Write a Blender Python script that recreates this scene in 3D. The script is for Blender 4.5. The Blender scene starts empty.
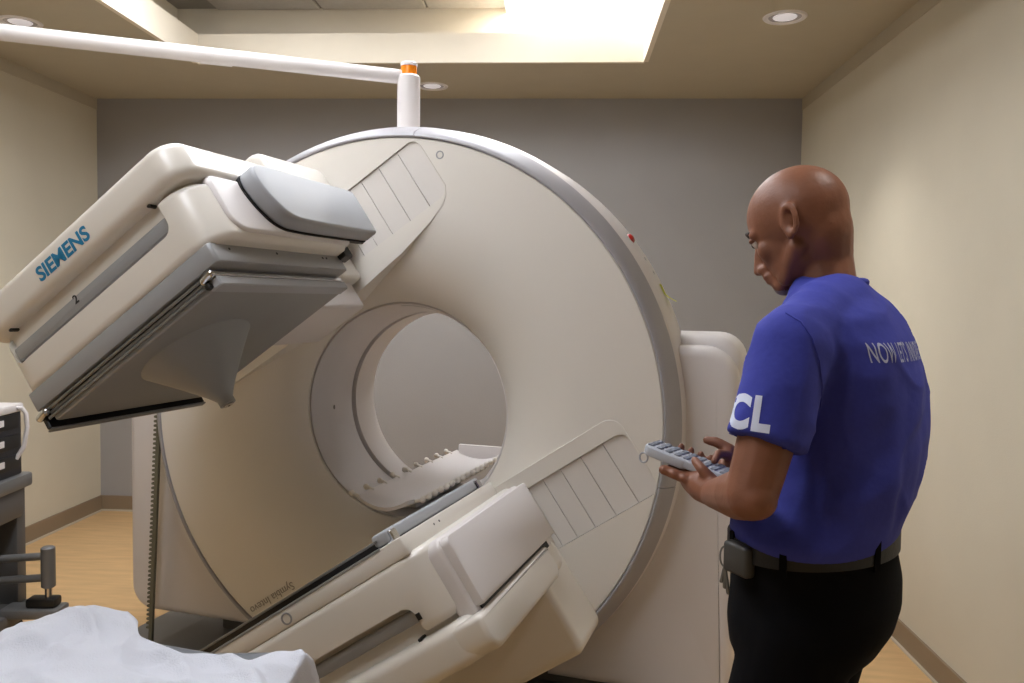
import bpy, bmesh, math, random
from mathutils import Vector, Matrix, noise
from mathutils.bvhtree import BVHTree
random.seed(7)
PI = math.pi; cos = math.cos; sin = math.sin; rad = math.radians
S = bpy.context.scene
COL = S.collection

# ------------------------------------------------------------------ camera
F_PX = 826.0
CAM_H = 1.462
yaw, pitch, roll = rad(3.42), rad(2.93), rad(0.82)
f0 = Vector((-sin(yaw), cos(yaw), 0)); r0 = Vector((cos(yaw), sin(yaw), 0)); u0 = Vector((0, 0, 1))
FW = cos(pitch)*f0 - sin(pitch)*u0
U2 = cos(pitch)*u0 + sin(pitch)*f0
RT = cos(roll)*r0 + sin(roll)*U2
UP = cos(roll)*U2 - sin(roll)*r0
CAM = Vector((0, 0, CAM_H))
cd = bpy.data.cameras.new('camera'); cam = bpy.data.objects.new('camera', cd); COL.objects.link(cam)
cd.sensor_fit = 'HORIZONTAL'; cd.sensor_width = 36; cd.lens = F_PX/1024*36
cd.clip_start = 0.05
cam.matrix_world = Matrix(((RT.x, UP.x, -FW.x, 0), (RT.y, UP.y, -FW.y, 0), (RT.z, UP.z, -FW.z, CAM_H), (0, 0, 0, 1)))
S.camera = cam
def ray(x, y): return (x-512)/F_PX*RT - (y-341.5)/F_PX*UP + FW
def PX(x, y, d): return CAM + ray(x, y)*d

# ------------------------------------------------------------------ world, exposure
w = bpy.data.worlds.new('world'); S.world = w; w.use_nodes = True
w.node_tree.nodes['Background'].inputs[0].default_value = (0.9, 0.85, 0.75, 1)
w.node_tree.nodes['Background'].inputs[1].default_value = 0.02
S.view_settings.view_transform = 'Standard'; S.view_settings.look = 'None'
S.view_settings.exposure = 0.15; S.view_settings.gamma = 1.0
S.view_settings.use_curve_mapping = False
LIGHT_PANEL = 12.0       # radiance of the lit troffer panels
LIGHT_BRIGHT = 21.0      # radiance of the bright far troffer
SPOT_W = 40.0           # downlight watts

# ------------------------------------------------------------------ materials
def lin(c): return tuple(((v/255)/12.92 if v/255 <= 0.04045 else ((v/255+0.055)/1.055)**2.4) for v in c)
MATS = {}
def mat(name, rgb, rough=0.5, metal=0.0, var=0.0, vscale=6.0, bump=0.0, bscale=80.0, coat=0.0, stretch=None, emit=None, spec=0.5):
    if name in MATS: return MATS[name]
    m = bpy.data.materials.new(name); m.use_nodes = True; nt = m.node_tree; b = nt.nodes['Principled BSDF']
    c = lin(rgb)
    b.inputs['Base Color'].default_value = (*c, 1); b.inputs['Roughness'].default_value = rough
    b.inputs['Metallic'].default_value = metal; b.inputs['Coat Weight'].default_value = coat
    b.inputs['Coat Roughness'].default_value = 0.15
    b.inputs['Specular IOR Level'].default_value = spec
    if var or bump:
        tc = nt.nodes.new('ShaderNodeTexCoord'); mp = nt.nodes.new('ShaderNodeMapping')
        nt.links.new(tc.outputs['Object'], mp.inputs['Vector'])
        if stretch: mp.inputs['Scale'].default_value = stretch
    if var:
        n = nt.nodes.new('ShaderNodeTexNoise'); n.inputs['Scale'].default_value = vscale; n.inputs['Detail'].default_value = 6
        nt.links.new(mp.outputs[0], n.inputs['Vector'])
        r = nt.nodes.new('ShaderNodeValToRGB')
        r.color_ramp.elements[0].position = 0.3; r.color_ramp.elements[1].position = 0.7
        r.color_ramp.elements[0].color = (*[max(0, v*(1-var)) for v in c], 1)
        r.color_ramp.elements[1].color = (*[min(1, v*(1+var)) for v in c], 1)
        nt.links.new(n.outputs['Fac'], r.inputs['Fac']); nt.links.new(r.outputs['Color'], b.inputs['Base Color'])
    if bump:
        n2 = nt.nodes.new('ShaderNodeTexNoise'); n2.inputs['Scale'].default_value = bscale; n2.inputs['Detail'].default_value = 4
        nt.links.new(mp.outputs[0], n2.inputs['Vector'])
        bp = nt.nodes.new('ShaderNodeBump'); bp.inputs['Strength'].default_value = bump; bp.inputs['Distance'].default_value = 0.01
        nt.links.new(n2.outputs['Fac'], bp.inputs['Height']); nt.links.new(bp.outputs['Normal'], b.inputs['Normal'])
    if emit:
        b.inputs['Emission Color'].default_value = (*lin(emit[0]), 1); b.inputs['Emission Strength'].default_value = emit[1]
    MATS[name] = m
    return m
M_WALL = mat('cream_wall', (207, 200, 181), 0.75, var=0.03, vscale=2.5, bump=0.12, bscale=220)
M_BACK = mat('grey_wall', (158, 156, 155), 0.75, var=0.03, vscale=2.5, bump=0.12, bscale=220)
M_CEIL = mat('ceiling_paint', (186, 177, 156), 0.85, var=0.02, bump=0.08, bscale=200)
M_COFFER = mat('coffer_paint', (228, 219, 201), 0.8, var=0.02)
M_TILE = mat('acoustic_tile', (196, 190, 182), 0.9, var=0.04, vscale=40, bump=0.3, bscale=150)
M_GRID = mat('tile_grid', (150, 144, 134), 0.6)
M_FLOOR = mat('linoleum_floor', (206, 170, 122), 0.42, var=0.10, vscale=9, bump=0.03, bscale=60, stretch=(0.5, 3.0, 1))
M_BASE = mat('baseboard_vinyl', (140, 122, 100), 0.5, var=0.03)
M_BASE2 = mat('baseboard_caulk', (196, 184, 165), 0.6)
M_CREAM = mat('cream_plastic', (224, 219, 211), 0.32, var=0.012, vscale=1.2, coat=0.3)
M_WHITE = mat('white_plastic', (218, 213, 212), 0.42, var=0.012, vscale=1.5, coat=0.08)
M_SLAT = mat('slat_plastic', (219, 214, 209), 0.45, var=0.01)
M_SILVER = mat('silver_rim', (162, 160, 164), 0.45, metal=0.1, var=0.02)
M_LINER = mat('tunnel_grey', (205, 202, 204), 0.5, var=0.02)
M_DARK = mat('black_gap', (16, 15, 15), 0.6)
M_BLACK = mat('black_plastic', (14, 14, 15), 0.45)
M_GREY = mat('grey_paint', (152, 153, 155), 0.4, metal=0.1, var=0.02)
M_GREYD = mat('grey_collimator', (146, 147, 146), 0.45, metal=0.1, var=0.03)
M_CAP = mat('satin_grey_cap', (166, 169, 174), 0.5, metal=0.0, var=0.015)
M_METAL = mat('bright_metal', (200, 200, 200), 0.22, metal=1.0)
M_STEEL = mat('dull_steel', (128, 128, 126), 0.4, metal=0.6, var=0.05)
M_CARTD = mat('cart_grey', (92, 91, 90), 0.5, var=0.04)
M_CARTL = mat('cart_steel_grey', (120, 120, 120), 0.42, metal=0.3, var=0.03)
M_NAVY = mat('device_navy', (28, 30, 38), 0.45)
M_PLATE = mat('floor_plate_grey', (120, 118, 116), 0.55, var=0.05)
M_RIBB = mat('olive_rubber', (104, 102, 86), 0.6, var=0.05)
M_BLUE = mat('teal_print', (12, 120, 165), 0.5)
M_PRINT = mat('grey_print', (150, 145, 136), 0.6)
M_BLKPRINT = mat('black_print', (25, 25, 28), 0.6)
M_ORANGE = mat('amber_lens', (248, 138, 18), 0.25, coat=0.4)
M_YEL = mat('yellow_paper', (205, 205, 70), 0.8)
M_RED = mat('red_lens', (170, 15, 20), 0.3, coat=0.4)
M_SHEET = mat('white_sheet', (208, 211, 221), 0.85, var=0.02, bump=0.25, bscale=300)
M_MATT = mat('grey_vinyl', (118, 122, 128), 0.45, var=0.02)
M_SKIN = mat('brown_skin', (130, 84, 62), 0.48, var=0.10, vscale=18, bump=0.06, bscale=160, spec=0.4)
M_SHIRT = mat('blue_jersey', (50, 58, 156), 0.85, var=0.05, vscale=120, bump=0.35, bscale=14)
M_SHIRTP = mat('shirt_print', (208, 214, 236), 0.8)
M_SHIRTB = mat('shirt_back_print', (178, 184, 215), 0.8)
M_PANTS = mat('black_trousers', (6, 6, 10), 0.95, var=0.08, vscale=60, bump=0.3, bscale=10, spec=0.15)
M_BELT = mat('black_leather', (11, 10, 10), 0.55, bump=0.1)
M_CASE = mat('grey_case', (58, 56, 53), 0.5)
M_REMOTE = mat('remote_grey', (176, 180, 188), 0.45)
M_BTN = mat('button_dark', (122, 128, 138), 0.5)
M_HAIR = mat('dark_hair', (24, 17, 14), 0.7)
M_GOATEE = mat('grey_beard', (150, 140, 132), 0.9, var=0.2, vscale=200)
M_EYE = mat('eye_white', (215, 208, 200), 0.2)
M_LIT = mat('lit_panel', (255, 250, 240), 0.5, emit=((246, 249, 255), LIGHT_PANEL))
M_LITB = mat('lit_panel_bright', (255, 250, 240), 0.5, emit=((252, 250, 250), LIGHT_BRIGHT))
M_LENS = mat('downlight_lens', (235, 232, 235), 0.3, emit=((235, 232, 240), 0.35))
M_TRIM = mat('white_trim', (232, 228, 228), 0.4)
M_REFL = mat('downlight_reflector', (225, 222, 225), 0.25, metal=0.4)

# ------------------------------------------------------------------ mesh helpers
def link(name, me, m=None, parent=None, mtx=None, smooth=35):
    o = bpy.data.objects.new(name, me); COL.objects.link(o)
    if m: me.materials.append(m)
    if parent: o.parent = parent
    if mtx is not None: o.matrix_basis = mtx
    if smooth:
        for p in me.polygons: p.use_smooth = True
        try: me.set_sharp_from_angle(angle=rad(smooth))
        except Exception: pass
    return o
def fin(bm, name, m=None, parent=None, mtx=None, smooth=35, normals=True):
    if normals: bmesh.ops.recalc_face_normals(bm, faces=bm.faces)
    me = bpy.data.meshes.new(name); bm.to_mesh(me); bm.free()
    return link(name, me, m, parent, mtx, smooth)
def empty(name, loc=(0, 0, 0), rz=0.0, label=None, cat=None, group=None):
    o = bpy.data.objects.new(name, None); COL.objects.link(o); o.location = loc; o.rotation_euler = (0, 0, rz)
    o.empty_display_size = 0.1
    if label: tag(o, label, cat, group)
    return o
def tag(o, label, cat, group=None):
    o['label'] = label; o['category'] = cat
    if group: o['group'] = group
    return o
def struct(o): o['kind'] = 'structure'; return o
def ident(p): return p
def box(bm, x0, x1, y0, y1, z0, z1, bev=0.0, seg=2, f=ident):
    vs = [bm.verts.new((x, y, z)) for x in (x0, x1) for y in (y0, y1) for z in (z0, z1)]
    F = [bm.faces.new([vs[i] for i in q]) for q in ((0, 1, 3, 2), (4, 6, 7, 5), (0, 4, 5, 1), (2, 3, 7, 6), (0, 2, 6, 4), (1, 5, 7, 3))]
    geom = vs
    if bev:
        es = list({e for fc in F for e in fc.edges})
        r = bmesh.ops.bevel(bm, geom=es, offset=bev, segments=seg, profile=0.5, affect='EDGES', clamp_overlap=True)
        geom = list({v for fc in r['faces'] for v in fc.verts})
    if f is not ident:
        for v in geom: v.co = f(v.co)
    return geom
def bobj(name, dims, m, parent=None, mtx=None, bev=0.0, seg=2):
    bm = bmesh.new(); box(bm, *dims, bev=bev, seg=seg); return fin(bm, name, m, parent, mtx)
def lathe(bm, prof, a0=0.0, a1=2*PI, n=96, f=ident, closed=False, caps=False):
    """profile of (r, y) turned about the Y axis"""
    full = abs(a1-a0-2*PI) < 1e-6
    cnt = n if full else n+1
    rings = []
    for i in range(cnt):
        t = a0+(a1-a0)*i/n
        rings.append([bm.verts.new(f(Vector((r*cos(t), y, r*sin(t))))) for r, y in prof])
    k = len(prof); rng = range(k if closed else k-1)
    for i in range(n):
        A = rings[i]; B = rings[(i+1) % cnt]
        for j in rng:
            q = [A[j], A[(j+1) % k], B[(j+1) % k], B[j]]
            try: bm.faces.new(q)
            except ValueError: pass
    if not full and caps:
        bm.faces.new(rings[0]); bm.faces.new(rings[-1])
    bmesh.ops.remove_doubles(bm, verts=bm.verts, dist=1e-6)
def lathe_z(bm, prof, n=32, c=(0, 0, 0), f=ident):
    c = Vector(c)
    lathe(bm, prof, n=n, f=lambda p: f(Vector((p.x, -p.z, p.y))+c))
def rrect(x0, x1, y0, y1, r, seg=6):
    if not isinstance(r, (list, tuple)): r = [r]*4
    pts = []
    for (cx, cy, a), rr in zip(((x1, y1, 0), (x0, y1, 90), (x0, y0, 180), (x1, y0, 270)), r):
        sx = 1 if a in (0, 270) else -1; sy = 1 if a in (0, 90) else -1
        if rr <= 0: pts.append((cx, cy)); continue
        for i in range(seg+1):
            t = rad(a+90*i/seg); pts.append((cx-sx*rr+rr*cos(t), cy-sy*rr+rr*sin(t)))
    return pts
def inset(poly, d):
    n = len(poly); out = []
    area = sum(poly[i][0]*poly[(i+1) % n][1]-poly[(i+1) % n][0]*poly[i][1] for i in range(n))
    sg = 1 if area > 0 else -1
    for i in range(n):
        p, q, r = Vector(poly[i-1]), Vector(poly[i]), Vector(poly[(i+1) % n])
        e1 = (q-p).normalized(); e2 = (r-q).normalized()
        n1 = Vector((-e1.y, e1.x))*sg; n2 = Vector((-e2.y, e2.x))*sg
        b = (n1+n2)
        if b.length < 1e-6: b = n1
        b.normalize(); k = max(0.4, b.dot(n1))
        out.append(tuple(q+b*d/k))
    return out
def prism(bm, poly, z0, z1, bev=0.0, seg=3, f=ident):
    """polygon (p,q) extruded along the third axis; f maps (p,q,t) -> point"""
    lv = []
    if bev:
        for i in range(seg+1):
            t = PI/2*i/seg; lv.append((z0+bev*(1-sin(t)), bev*(1-cos(t))))
        lv = [(z0+bev*(1-sin(PI/2*i/seg)), bev*(1-cos(PI/2*i/seg))) for i in range(seg, -1, -1)]
        lv += [(z1-bev*(1-sin(PI/2*i/seg)), bev*(1-cos(PI/2*i/seg))) for i in range(seg+1)]
        lv2 = []
        for z, ins in lv:
            if not lv2 or abs(lv2[-1][0]-z) > 1e-7 or abs(lv2[-1][1]-ins) > 1e-7: lv2.append((z, ins))
        lv = lv2
    else: lv = [(z0, 0), (z1, 0)]
    rings = []
    for z, ins in lv:
        pp = inset(poly, ins) if ins > 1e-9 else poly
        rings.append([bm.verts.new(f(Vector((p[0], p[1], z)))) for p in pp])
    n = len(poly)
    for A, B in zip(rings, rings[1:]):
        for i in range(n): bm.faces.new((A[i], A[(i+1) % n], B[(i+1) % n], B[i]))
    bm.faces.new(rings[0]); bm.faces.new(rings[-1])
def tube(bm, pts, r, n=12, caps=True):
    pts = [Vector(p) for p in pts]; rs = r if isinstance(r, (list, tuple)) else [r]*len(pts)
    rings = []; prev = None
    for i, p in enumerate(pts):
        d = (pts[min(i+1, len(pts)-1)]-pts[max(i-1, 0)]).normalized()
        if prev is None:
            a = Vector((0, 0, 1)) if abs(d.z) < 0.9 else Vector((1, 0, 0))
            x = d.cross(a).normalized()
        else: x = (prev-d*prev.dot(d)).normalized()
        y = d.cross(x); prev = x
        rings.append([bm.verts.new(p+(x*cos(2*PI*k/n)+y*sin(2*PI*k/n))*rs[i]) for k in range(n)])
    for A, B in zip(rings, rings[1:]):
        for k in range(n): bm.faces.new((A[k], A[(k+1) % n], B[(k+1) % n], B[k]))
    if caps: bm.faces.new(rings[0]); bm.faces.new(rings[-1])
def ell(bm, c, ax, n=20, m=12):
    """ellipsoid; ax = three half-axis vectors"""
    c = Vector(c); A, B, C = [Vector(a) for a in ax]
    top = bm.verts.new(c+C); bot = bm.verts.new(c-C); rings = []
    for i in range(1, m):
        t = PI*i/m
        rings.append([bm.verts.new(c+C*cos(t)+(A*cos(2*PI*k/n)+B*sin(2*PI*k/n))*sin(t)) for k in range(n)])
    for k in range(n):
        bm.faces.new((top, rings[0][k], rings[0][(k+1) % n])); bm.faces.new((bot, rings[-1][(k+1) % n], rings[-1][k]))
    for P, Q in zip(rings, rings[1:]):
        for k in range(n): bm.faces.new((P[k], Q[k], Q[(k+1) % n], P[(k+1) % n]))
def ball(bm, c, r, n=14, m=8): ell(bm, c, (Vector((r, 0, 0)), Vector((0, r, 0)), Vector((0, 0, r))), n, m)
def capsule(bm, p, q, r1, r2, n=16):
    p = Vector(p); q = Vector(q); d = (q-p); L = d.length; d.normalize()
    pts = []; rs = []
    for i in range(5):
        t = PI/2*(1-i/4.0); pts.append(p-d*r1*sin(t)); rs.append(max(r1*cos(t), r1*0.03))
    for i in range(5):
        t = PI/2*(i/4.0); pts.append(q+d*r2*sin(t)); rs.append(max(r2*cos(t), r2*0.03))
    tube(bm, pts, rs, n)
def chain(bm, pts, rs, n=14):
    for i in range(len(pts)-1): capsule(bm, pts[i], pts[i+1], rs[i], rs[i+1], n)
def loft(bm, secs, n=40):
    """secs: (centre, half-axis A, half-axis B)"""
    rings = []
    for c, A, B in secs:
        rings.append([bm.verts.new(Vector(c)+A*cos(2*PI*k/n)+B*sin(2*PI*k/n)) for k in range(n)])
    for P, Q in zip(rings, rings[1:]):
        for k in range(n): bm.faces.new((P[k], P[(k+1) % n], Q[(k+1) % n], Q[k]))
    bm.faces.new(rings[0]); bm.faces.new(rings[-1])
def evaluated(bm, mods, name):
    bmesh.ops.recalc_face_normals(bm, faces=bm.faces)
    me = bpy.data.meshes.new('tmp'); bm.to_mesh(me); bm.free()
    o = bpy.data.objects.new('tmp', me); COL.objects.link(o)
    for kind, kw in mods:
        md = o.modifiers.new(kind, kind)
        for k, v in kw.items(): setattr(md, k, v)
    dg = bpy.context.evaluated_depsgraph_get(); dg.update()
    out = bpy.data.meshes.new_from_object(o.evaluated_get(dg))
    out.name = name
    bpy.data.objects.remove(o); bpy.data.meshes.remove(me)
    return out
def organic(bm, name, voxel, smooth=6, fac=0.5):
    return evaluated(bm, [('REMESH', dict(mode='VOXEL', voxel_size=voxel, use_smooth_shade=True)),
                          ('SMOOTH', dict(factor=fac, iterations=smooth))], name)
def boolean_cut(bm, cutter_bm, name):
    bmesh.ops.recalc_face_normals(cutter_bm, faces=cutter_bm.faces)
    cm = bpy.data.meshes.new('cut'); cutter_bm.to_mesh(cm); cutter_bm.free()
    co = bpy.data.objects.new('cut', cm); COL.objects.link(co)
    me = evaluated(bm, [('BOOLEAN', dict(operation='DIFFERENCE', object=co, solver='EXACT'))], name)
    bpy.data.objects.remove(co); bpy.data.meshes.remove(cm)
    return me
def text_mesh(body, size=1.0, extrude=0.0, xs=1.0, bold=0.0, res=4, sub=0, align='CENTER', space=1.0, word=1.0):
    cu = bpy.data.curves.new('txt', 'FONT'); cu.body = body; cu.size = size; cu.extrude = extrude; cu.offset = bold; cu.space_character = space; cu.space_word = word
    cu.align_x = align; cu.align_y = 'CENTER'; cu.resolution_u = res
    o = bpy.data.objects.new('txt', cu); COL.objects.link(o)
    dg = bpy.context.evaluated_depsgraph_get(); dg.update()
    me = bpy.data.meshes.new_from_object(o.evaluated_get(dg))
    bpy.data.objects.remove(o); bpy.data.curves.remove(cu)
    bm = bmesh.new(); bm.from_mesh(me); bpy.data.meshes.remove(me)
    bmesh.ops.remove_doubles(bm, verts=bm.verts, dist=1e-6)
    for v in bm.verts: v.co.x *= xs
    if sub:
        bmesh.ops.triangulate(bm, faces=bm.faces)
        for _ in range(sub): bmesh.ops.subdivide_edges(bm, edges=[e for e in bm.edges if e.calc_length() > size*0.08], cuts=1)
        bmesh.ops.triangulate(bm, faces=bm.faces)
    return bm

# ================================================================== ROOM
XL, XR, YB, YF, H = -3.086, 1.484, 5.343, -2.6, 2.743
struct(bobj('floor', (XL-.1, XR+.1, YF-.1, YB+.1, -.1, 0), M_FLOOR))
struct(bobj('wall_left', (XL-.1, XL, YF-.1, YB+.1, 0, 3.2), M_WALL))
struct(bobj('wall_right', (XR, XR+.1, YF-.1, YB+.1, 0, 3.2), M_WALL))
struct(bobj('wall_back', (XL, XR, YB, YB+.1, 0, 3.2), M_BACK))
struct(bobj('wall_front', (XL, XR, YF-.1, YF, 0, 3.2), M_WALL))
# ceiling soffit with a coffer opening
CX0, CX1, CY0, CY1 = -2.04, 0.42, 0.2, 4.535
bm = bmesh.new()
for d in ((XL, CX0, YF, YB), (CX1, XR, YF, YB), (CX0, CX1, CY1, YB), (CX0, CX1, YF, CY0)):
    box(bm, d[0], d[1], d[2], d[3], H, H+.05)
ceil = struct(fin(bm, 'ceiling', M_CEIL, smooth=0))
# board round the coffer, cove ledge and upper wall
ZB, ZT, OV = 2.9, 3.1, 0.21
bm = bmesh.new(); T = .02
e_ = .006
box(bm, CX0, CX1, CY1-e_, CY1+T, H-.002, ZB); box(bm, CX0, CX1, CY0-T, CY0+e_, H-.002, ZB)
box(bm, CX0-T, CX0+e_, CY0+e_, CY1-e_, H-.002, ZB); box(bm, CX1-e_, CX1+T, CY0+e_, CY1-e_, H-.002, ZB)
struct(fin(bm, 'trim_1', M_COFFER, smooth=0))
bm = bmesh.new()
A0, A1, B0, B1 = CX0-OV, CX1+OV, CY0-OV, CY1+OV
box(bm, A0-T, A1+T, B1, B1+T, H+.05, ZT+.05); box(bm, A0-T, A1+T, B0-T, B0, H+.05, ZT+.05)
box(bm, A0-T, A0, B0, B1, H+.05, ZT+.05); box(bm, A1, A1+T, B0, B1, H+.05, ZT+.05)
struct(fin(bm, 'trim_2', M_COFFER, smooth=0))
# suspended tiles in the coffer
grid = struct(bobj('ceiling_grid', (A0, A1, B0, B1, ZT+.012, ZT+.05), M_GRID))
grid.name = 'trim_3'
tile_me = None
xs = -1.40-.61*2
x = xs
bm = bmesh.new(); box(bm, -.298, .298, -.298, .298, -.008, .008, bev=.004, seg=1)
t0 = None
PANELS = [(-.02, 3.95, M_LITB), (-.79+.305-.61, 2.2, M_LIT), (-.79+.305-.61, .75, M_LIT)]
ys = B1-.305
for i in range(5):
    for j in range(8):
        cx = -2.01+.305+.61*i-.61; cy = B1-.31-.61*j
        if cx-.1 < A0 or cx > A1 or cy < B0: continue
        if t0 is None:
            t0 = fin(bm, 'tile', M_TILE, grid); o = t0
        else:
            o = t0.copy(); COL.objects.link(o)
        o.location = (cx, cy, ZT+.006)
        if cx+.3 > A1: o.scale.x = (A1-cx+.298)/.596; o.location.x = (cx-.298+A1)/2
        if cx-.3 < A0: o.scale.x = (cx+.298-A0)/.596; o.location.x = (cx+.298+A0)/2
        if cy-.3 < B0: o.scale.y = (cy+.298-B0)/.596; o.location.y = (cy+.298+B0)/2
# troffers
def troffer(x0, x1, y0, y1, z0, m, label):
    t = empty('ceiling_light', ((x0+x1)/2, (y0+y1)/2, z0), 0, label, 'ceiling light', 'lit panels in the ceiling recess')
    hx, hy = (x1-x0)/2, (y1-y0)/2
    bobj('housing', (-hx, hx, -hy, hy, .012, ZT-z0-.004), M_TRIM, t)
    bobj('diffuser', (-hx+.02, hx-.02, -hy+.02, hy-.02, 0, .012), m, t)
    return t
troffer(-.34, .60, 4.44, 4.73, 3.06, M_LITB, 'bright lit panel in the ceiling recess, top centre of the picture')
troffer(-1.40, -.79, 1.5, 2.7, 3.06, M_LIT, 'lit panel in the ceiling recess above the scanner ring')
troffer(-1.40, -.79, .25, 1.2, 3.06, M_LIT, 'lit panel in the ceiling recess nearest the camera')
troffer(-1.75, -1.15, 2.95, 3.95, 3.06, M_LIT, 'added unseen fill light panel in the ceiling recess, left of the two behind the scanner')  # added out of view to brighten the dark back wall
troffer(-.55, .05, 2.95, 3.95, 3.06, M_LIT, 'added unseen fill light panel in the ceiling recess, right of the two behind the scanner')  # second added fill panel, out of view, for rear and right walls and man
# wall-top bands, baseboards
struct(bobj('trim_4', (XL, XL+.004, YF, YB, H-.072, H), M_CEIL))
struct(bobj('trim_5', (XR-.004, XR, YF, YB, H-.072, H), M_CEIL))
def baseb(name, d, along):
    o = struct(bobj(name, d, M_BASE, bev=.003))
    return o
for nm, sx in (('left', 1), ('right', -1)):
    X = XL if sx > 0 else XR
    a, b = sorted((X, X+sx*.012)); o = struct(bobj('baseboard_'+nm, (a, b, YF, YB, .008, .102), M_BASE))
    a, b = sorted((X, X+sx*.022)); bobj('cove_strip', (a, b, YF, YB, 0, .010), M_BASE2, o)
o = struct(bobj('baseboard_back', (XL, XR, YB-.012, YB, .008, .102), M_BASE)); bobj('cove_strip', (XL, XR, YB-.022, YB, 0, .010), M_BASE2, o)
# recessed downlights
def downlight(x, y, label):
    t = empty('downlight', (x, y, H), 0, label, 'ceiling light', 'recessed round downlights')
    bm = bmesh.new(); lathe_z(bm, [(.072, -.001), (.078, -.007), (.092, -.006), (.097, 0), (.072, 0)], 40); fin(bm, 'trim_ring', M_TRIM, t)
    bm = bmesh.new(); lathe_z(bm, [(.073, -.001), (.052, -.0005), (.0525, 0)], 40); fin(bm, 'reflector', M_REFL, t)
    bm = bmesh.new(); lathe_z(bm, [(0.0005, -.0035), (.05, -.003), (.053, -.0005)], 40); fin(bm, 'lens', M_LENS, t)
    ld = bpy.data.lights.new('downlight_bulb', 'SPOT'); ld.energy = SPOT_W; ld.color = (1, .96, .91); ld.spot_size = rad(84); ld.spot_blend = .9; ld.shadow_soft_size = .05
    lo = bpy.data.objects.new('bulb', ld); COL.objects.link(lo); lo.parent = t; lo.location = (0, 0, -.02)
    return t
downlight(-2.59, 3.845, 'round white downlight in the ceiling corner above the white boom arm')
downlight(-.807, 5.03, 'small round downlight beside the amber lamp, close to the grey wall')
downlight(.976, 3.84, 'round white downlight in the ceiling above the man, near the right wall')
downlight(.976, 1.5, 'round white downlight in the ceiling, out of sight above the man')
downlight(-2.59, 1.5, 'round white downlight in the ceiling, out of sight above the bed')
downlight(-.8, -1.2, 'round white downlight in the ceiling behind the camera')

# ================================================================== SCANNER
RG = .95
PHI = .2548
GC = Vector((-.63*RG, 2.943*RG, CAM_H-.431*RG)); ZC = GC.z
GUX = Vector((cos(PHI), -sin(PHI), 0)); GNX = Vector((-sin(PHI), -cos(PHI), 0))
def GW(gu, z, a): return Vector((GC.x, GC.y, 0))+GUX*gu+GNX*a+Vector((0, 0, z))    # gantry -> world
scan = empty('gamma_camera_scanner', (GC.x, GC.y, 0), -PHI, 'large cream ring-shaped medical scanner with two tilted detector heads', 'medical scanner')
M0 = Matrix.Translation((0, 0, ZC))
def ROT(deg): return M0 @ Matrix.Rotation(-rad(deg), 4, 'Y')
MR = ROT(34); MU = ROT(35)
def uva(p): return Vector((p.x, -p.z, p.y))      # prism polygon (u,v) extruded along a
def avu(p): return Vector((p.z, -p.x, p.y))      # polygon (a,v) extruded along u
def uav(p): return Vector((p.x, -p.y, p.z))      # polygon (u,a) extruded along v

# --- ring cover with funnel
prof = [(.95, .10), (.95, .004), (.946, 0), (.84, 0), (.78, 0), (.74, 0)]
rf, df, re = .74, .24, .36
for i in range(1, 40):
    t = PI/2*i/40
    r = rf-(rf-re)*sin(t); y = df*(1-cos(t))
    if r < .389: break
    prof.append((r, y)); rl = (r, y)
prof += [(rl[0], rl[1]+.06), (.70, .16), (.90, .13)]
bm = bmesh.new(); lathe(bm, prof, n=128, closed=True)
CH = [dict(u0=-.60, u1=.612, v0=.505, v1=.728), dict(u0=-.58, u1=.686, v0=-.675, v1=-.458)]
cut = bmesh.new()
for c in CH: prism(cut, rrect(c['u0'], c['u1'], c['v0'], c['v1'], .035), -.016, .2, f=uva)
me = boolean_cut(bm, cut, 'ring_cover')
ring = link('ring_cover', me, M_CREAM, scan, MR, smooth=30)
# channel housings
for c, s in zip(CH, (1, -1)):
    bm = bmesh.new()
    if s > 0: poly = [(c['u1']+.004, .53), (c['u1']+.003, .70), (c['u0']-.02, .70), (c['u0']-.02, .42), (-.2, .41), (.12, .41), (.36, .432), (.50, .458), (.575, .482), (c['u1']-.012, .503)]
    else: poly = rrect(c['u0']-.02, c['u1']+.004, c['v0']+.02, -.40, .05)
    prism(bm, poly, -.20, .0015, bev=.0012, seg=1, f=uva)
    cut = bmesh.new(); prism(cut, rrect(c['u0'], c['u1'], c['v0'], c['v1'], .035), -.0161, .2, f=uva)
    me = boolean_cut(bm, cut, 'track_housing')
    hs = link('track_housing', me, M_CREAM, scan, MR, smooth=30)
    edges = [c['u1']]
    steps = (.083, .085, .08, .07, .06, .06, .08, .1, .1, .1, .1, .1, .1)
    for st in steps:
        nx = edges[-1]-st
        if nx < c['u0']: break
        edges.append(nx)
    edges.append(c['u0'])
    for k in range(len(edges)-1):
        bm = bmesh.new()
        rr = [.033, 0, 0, .033] if k == 0 else ([0, .033, .033, 0] if k == len(edges)-2 else [0]*4)
        prism(bm, rrect(edges[k+1]+.001, edges[k]-.001, c['v0']+.001, c['v1']-.001, rr), -.0158, -.006-.0006*k, bev=.001, seg=1, f=uva)
        fin(bm, 'slat', M_SLAT, hs)
# --- rim in four segments
def rimprof():
    return [(.951, 0), (.953, -.004), (.957, -.005), (.963, -.002), (.970, .006), (.978, .018), (.986, .034), (.993, .050), (.998, .066), (.986, .069), (.986, .10), (.951, .10)]
a_s = [rad(84.2), rad(84.2+94), rad(84.2+180), rad(-10.1+360), rad(84.2+360)]
for i in range(4):
    bm = bmesh.new(); lathe(bm, rimprof(), a_s[i]+.0012, a_s[i+1]-.0012, n=48, closed=True, caps=True)
    fin(bm, 'rim_segment', M_SILVER, scan, M0, smooth=40)
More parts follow.
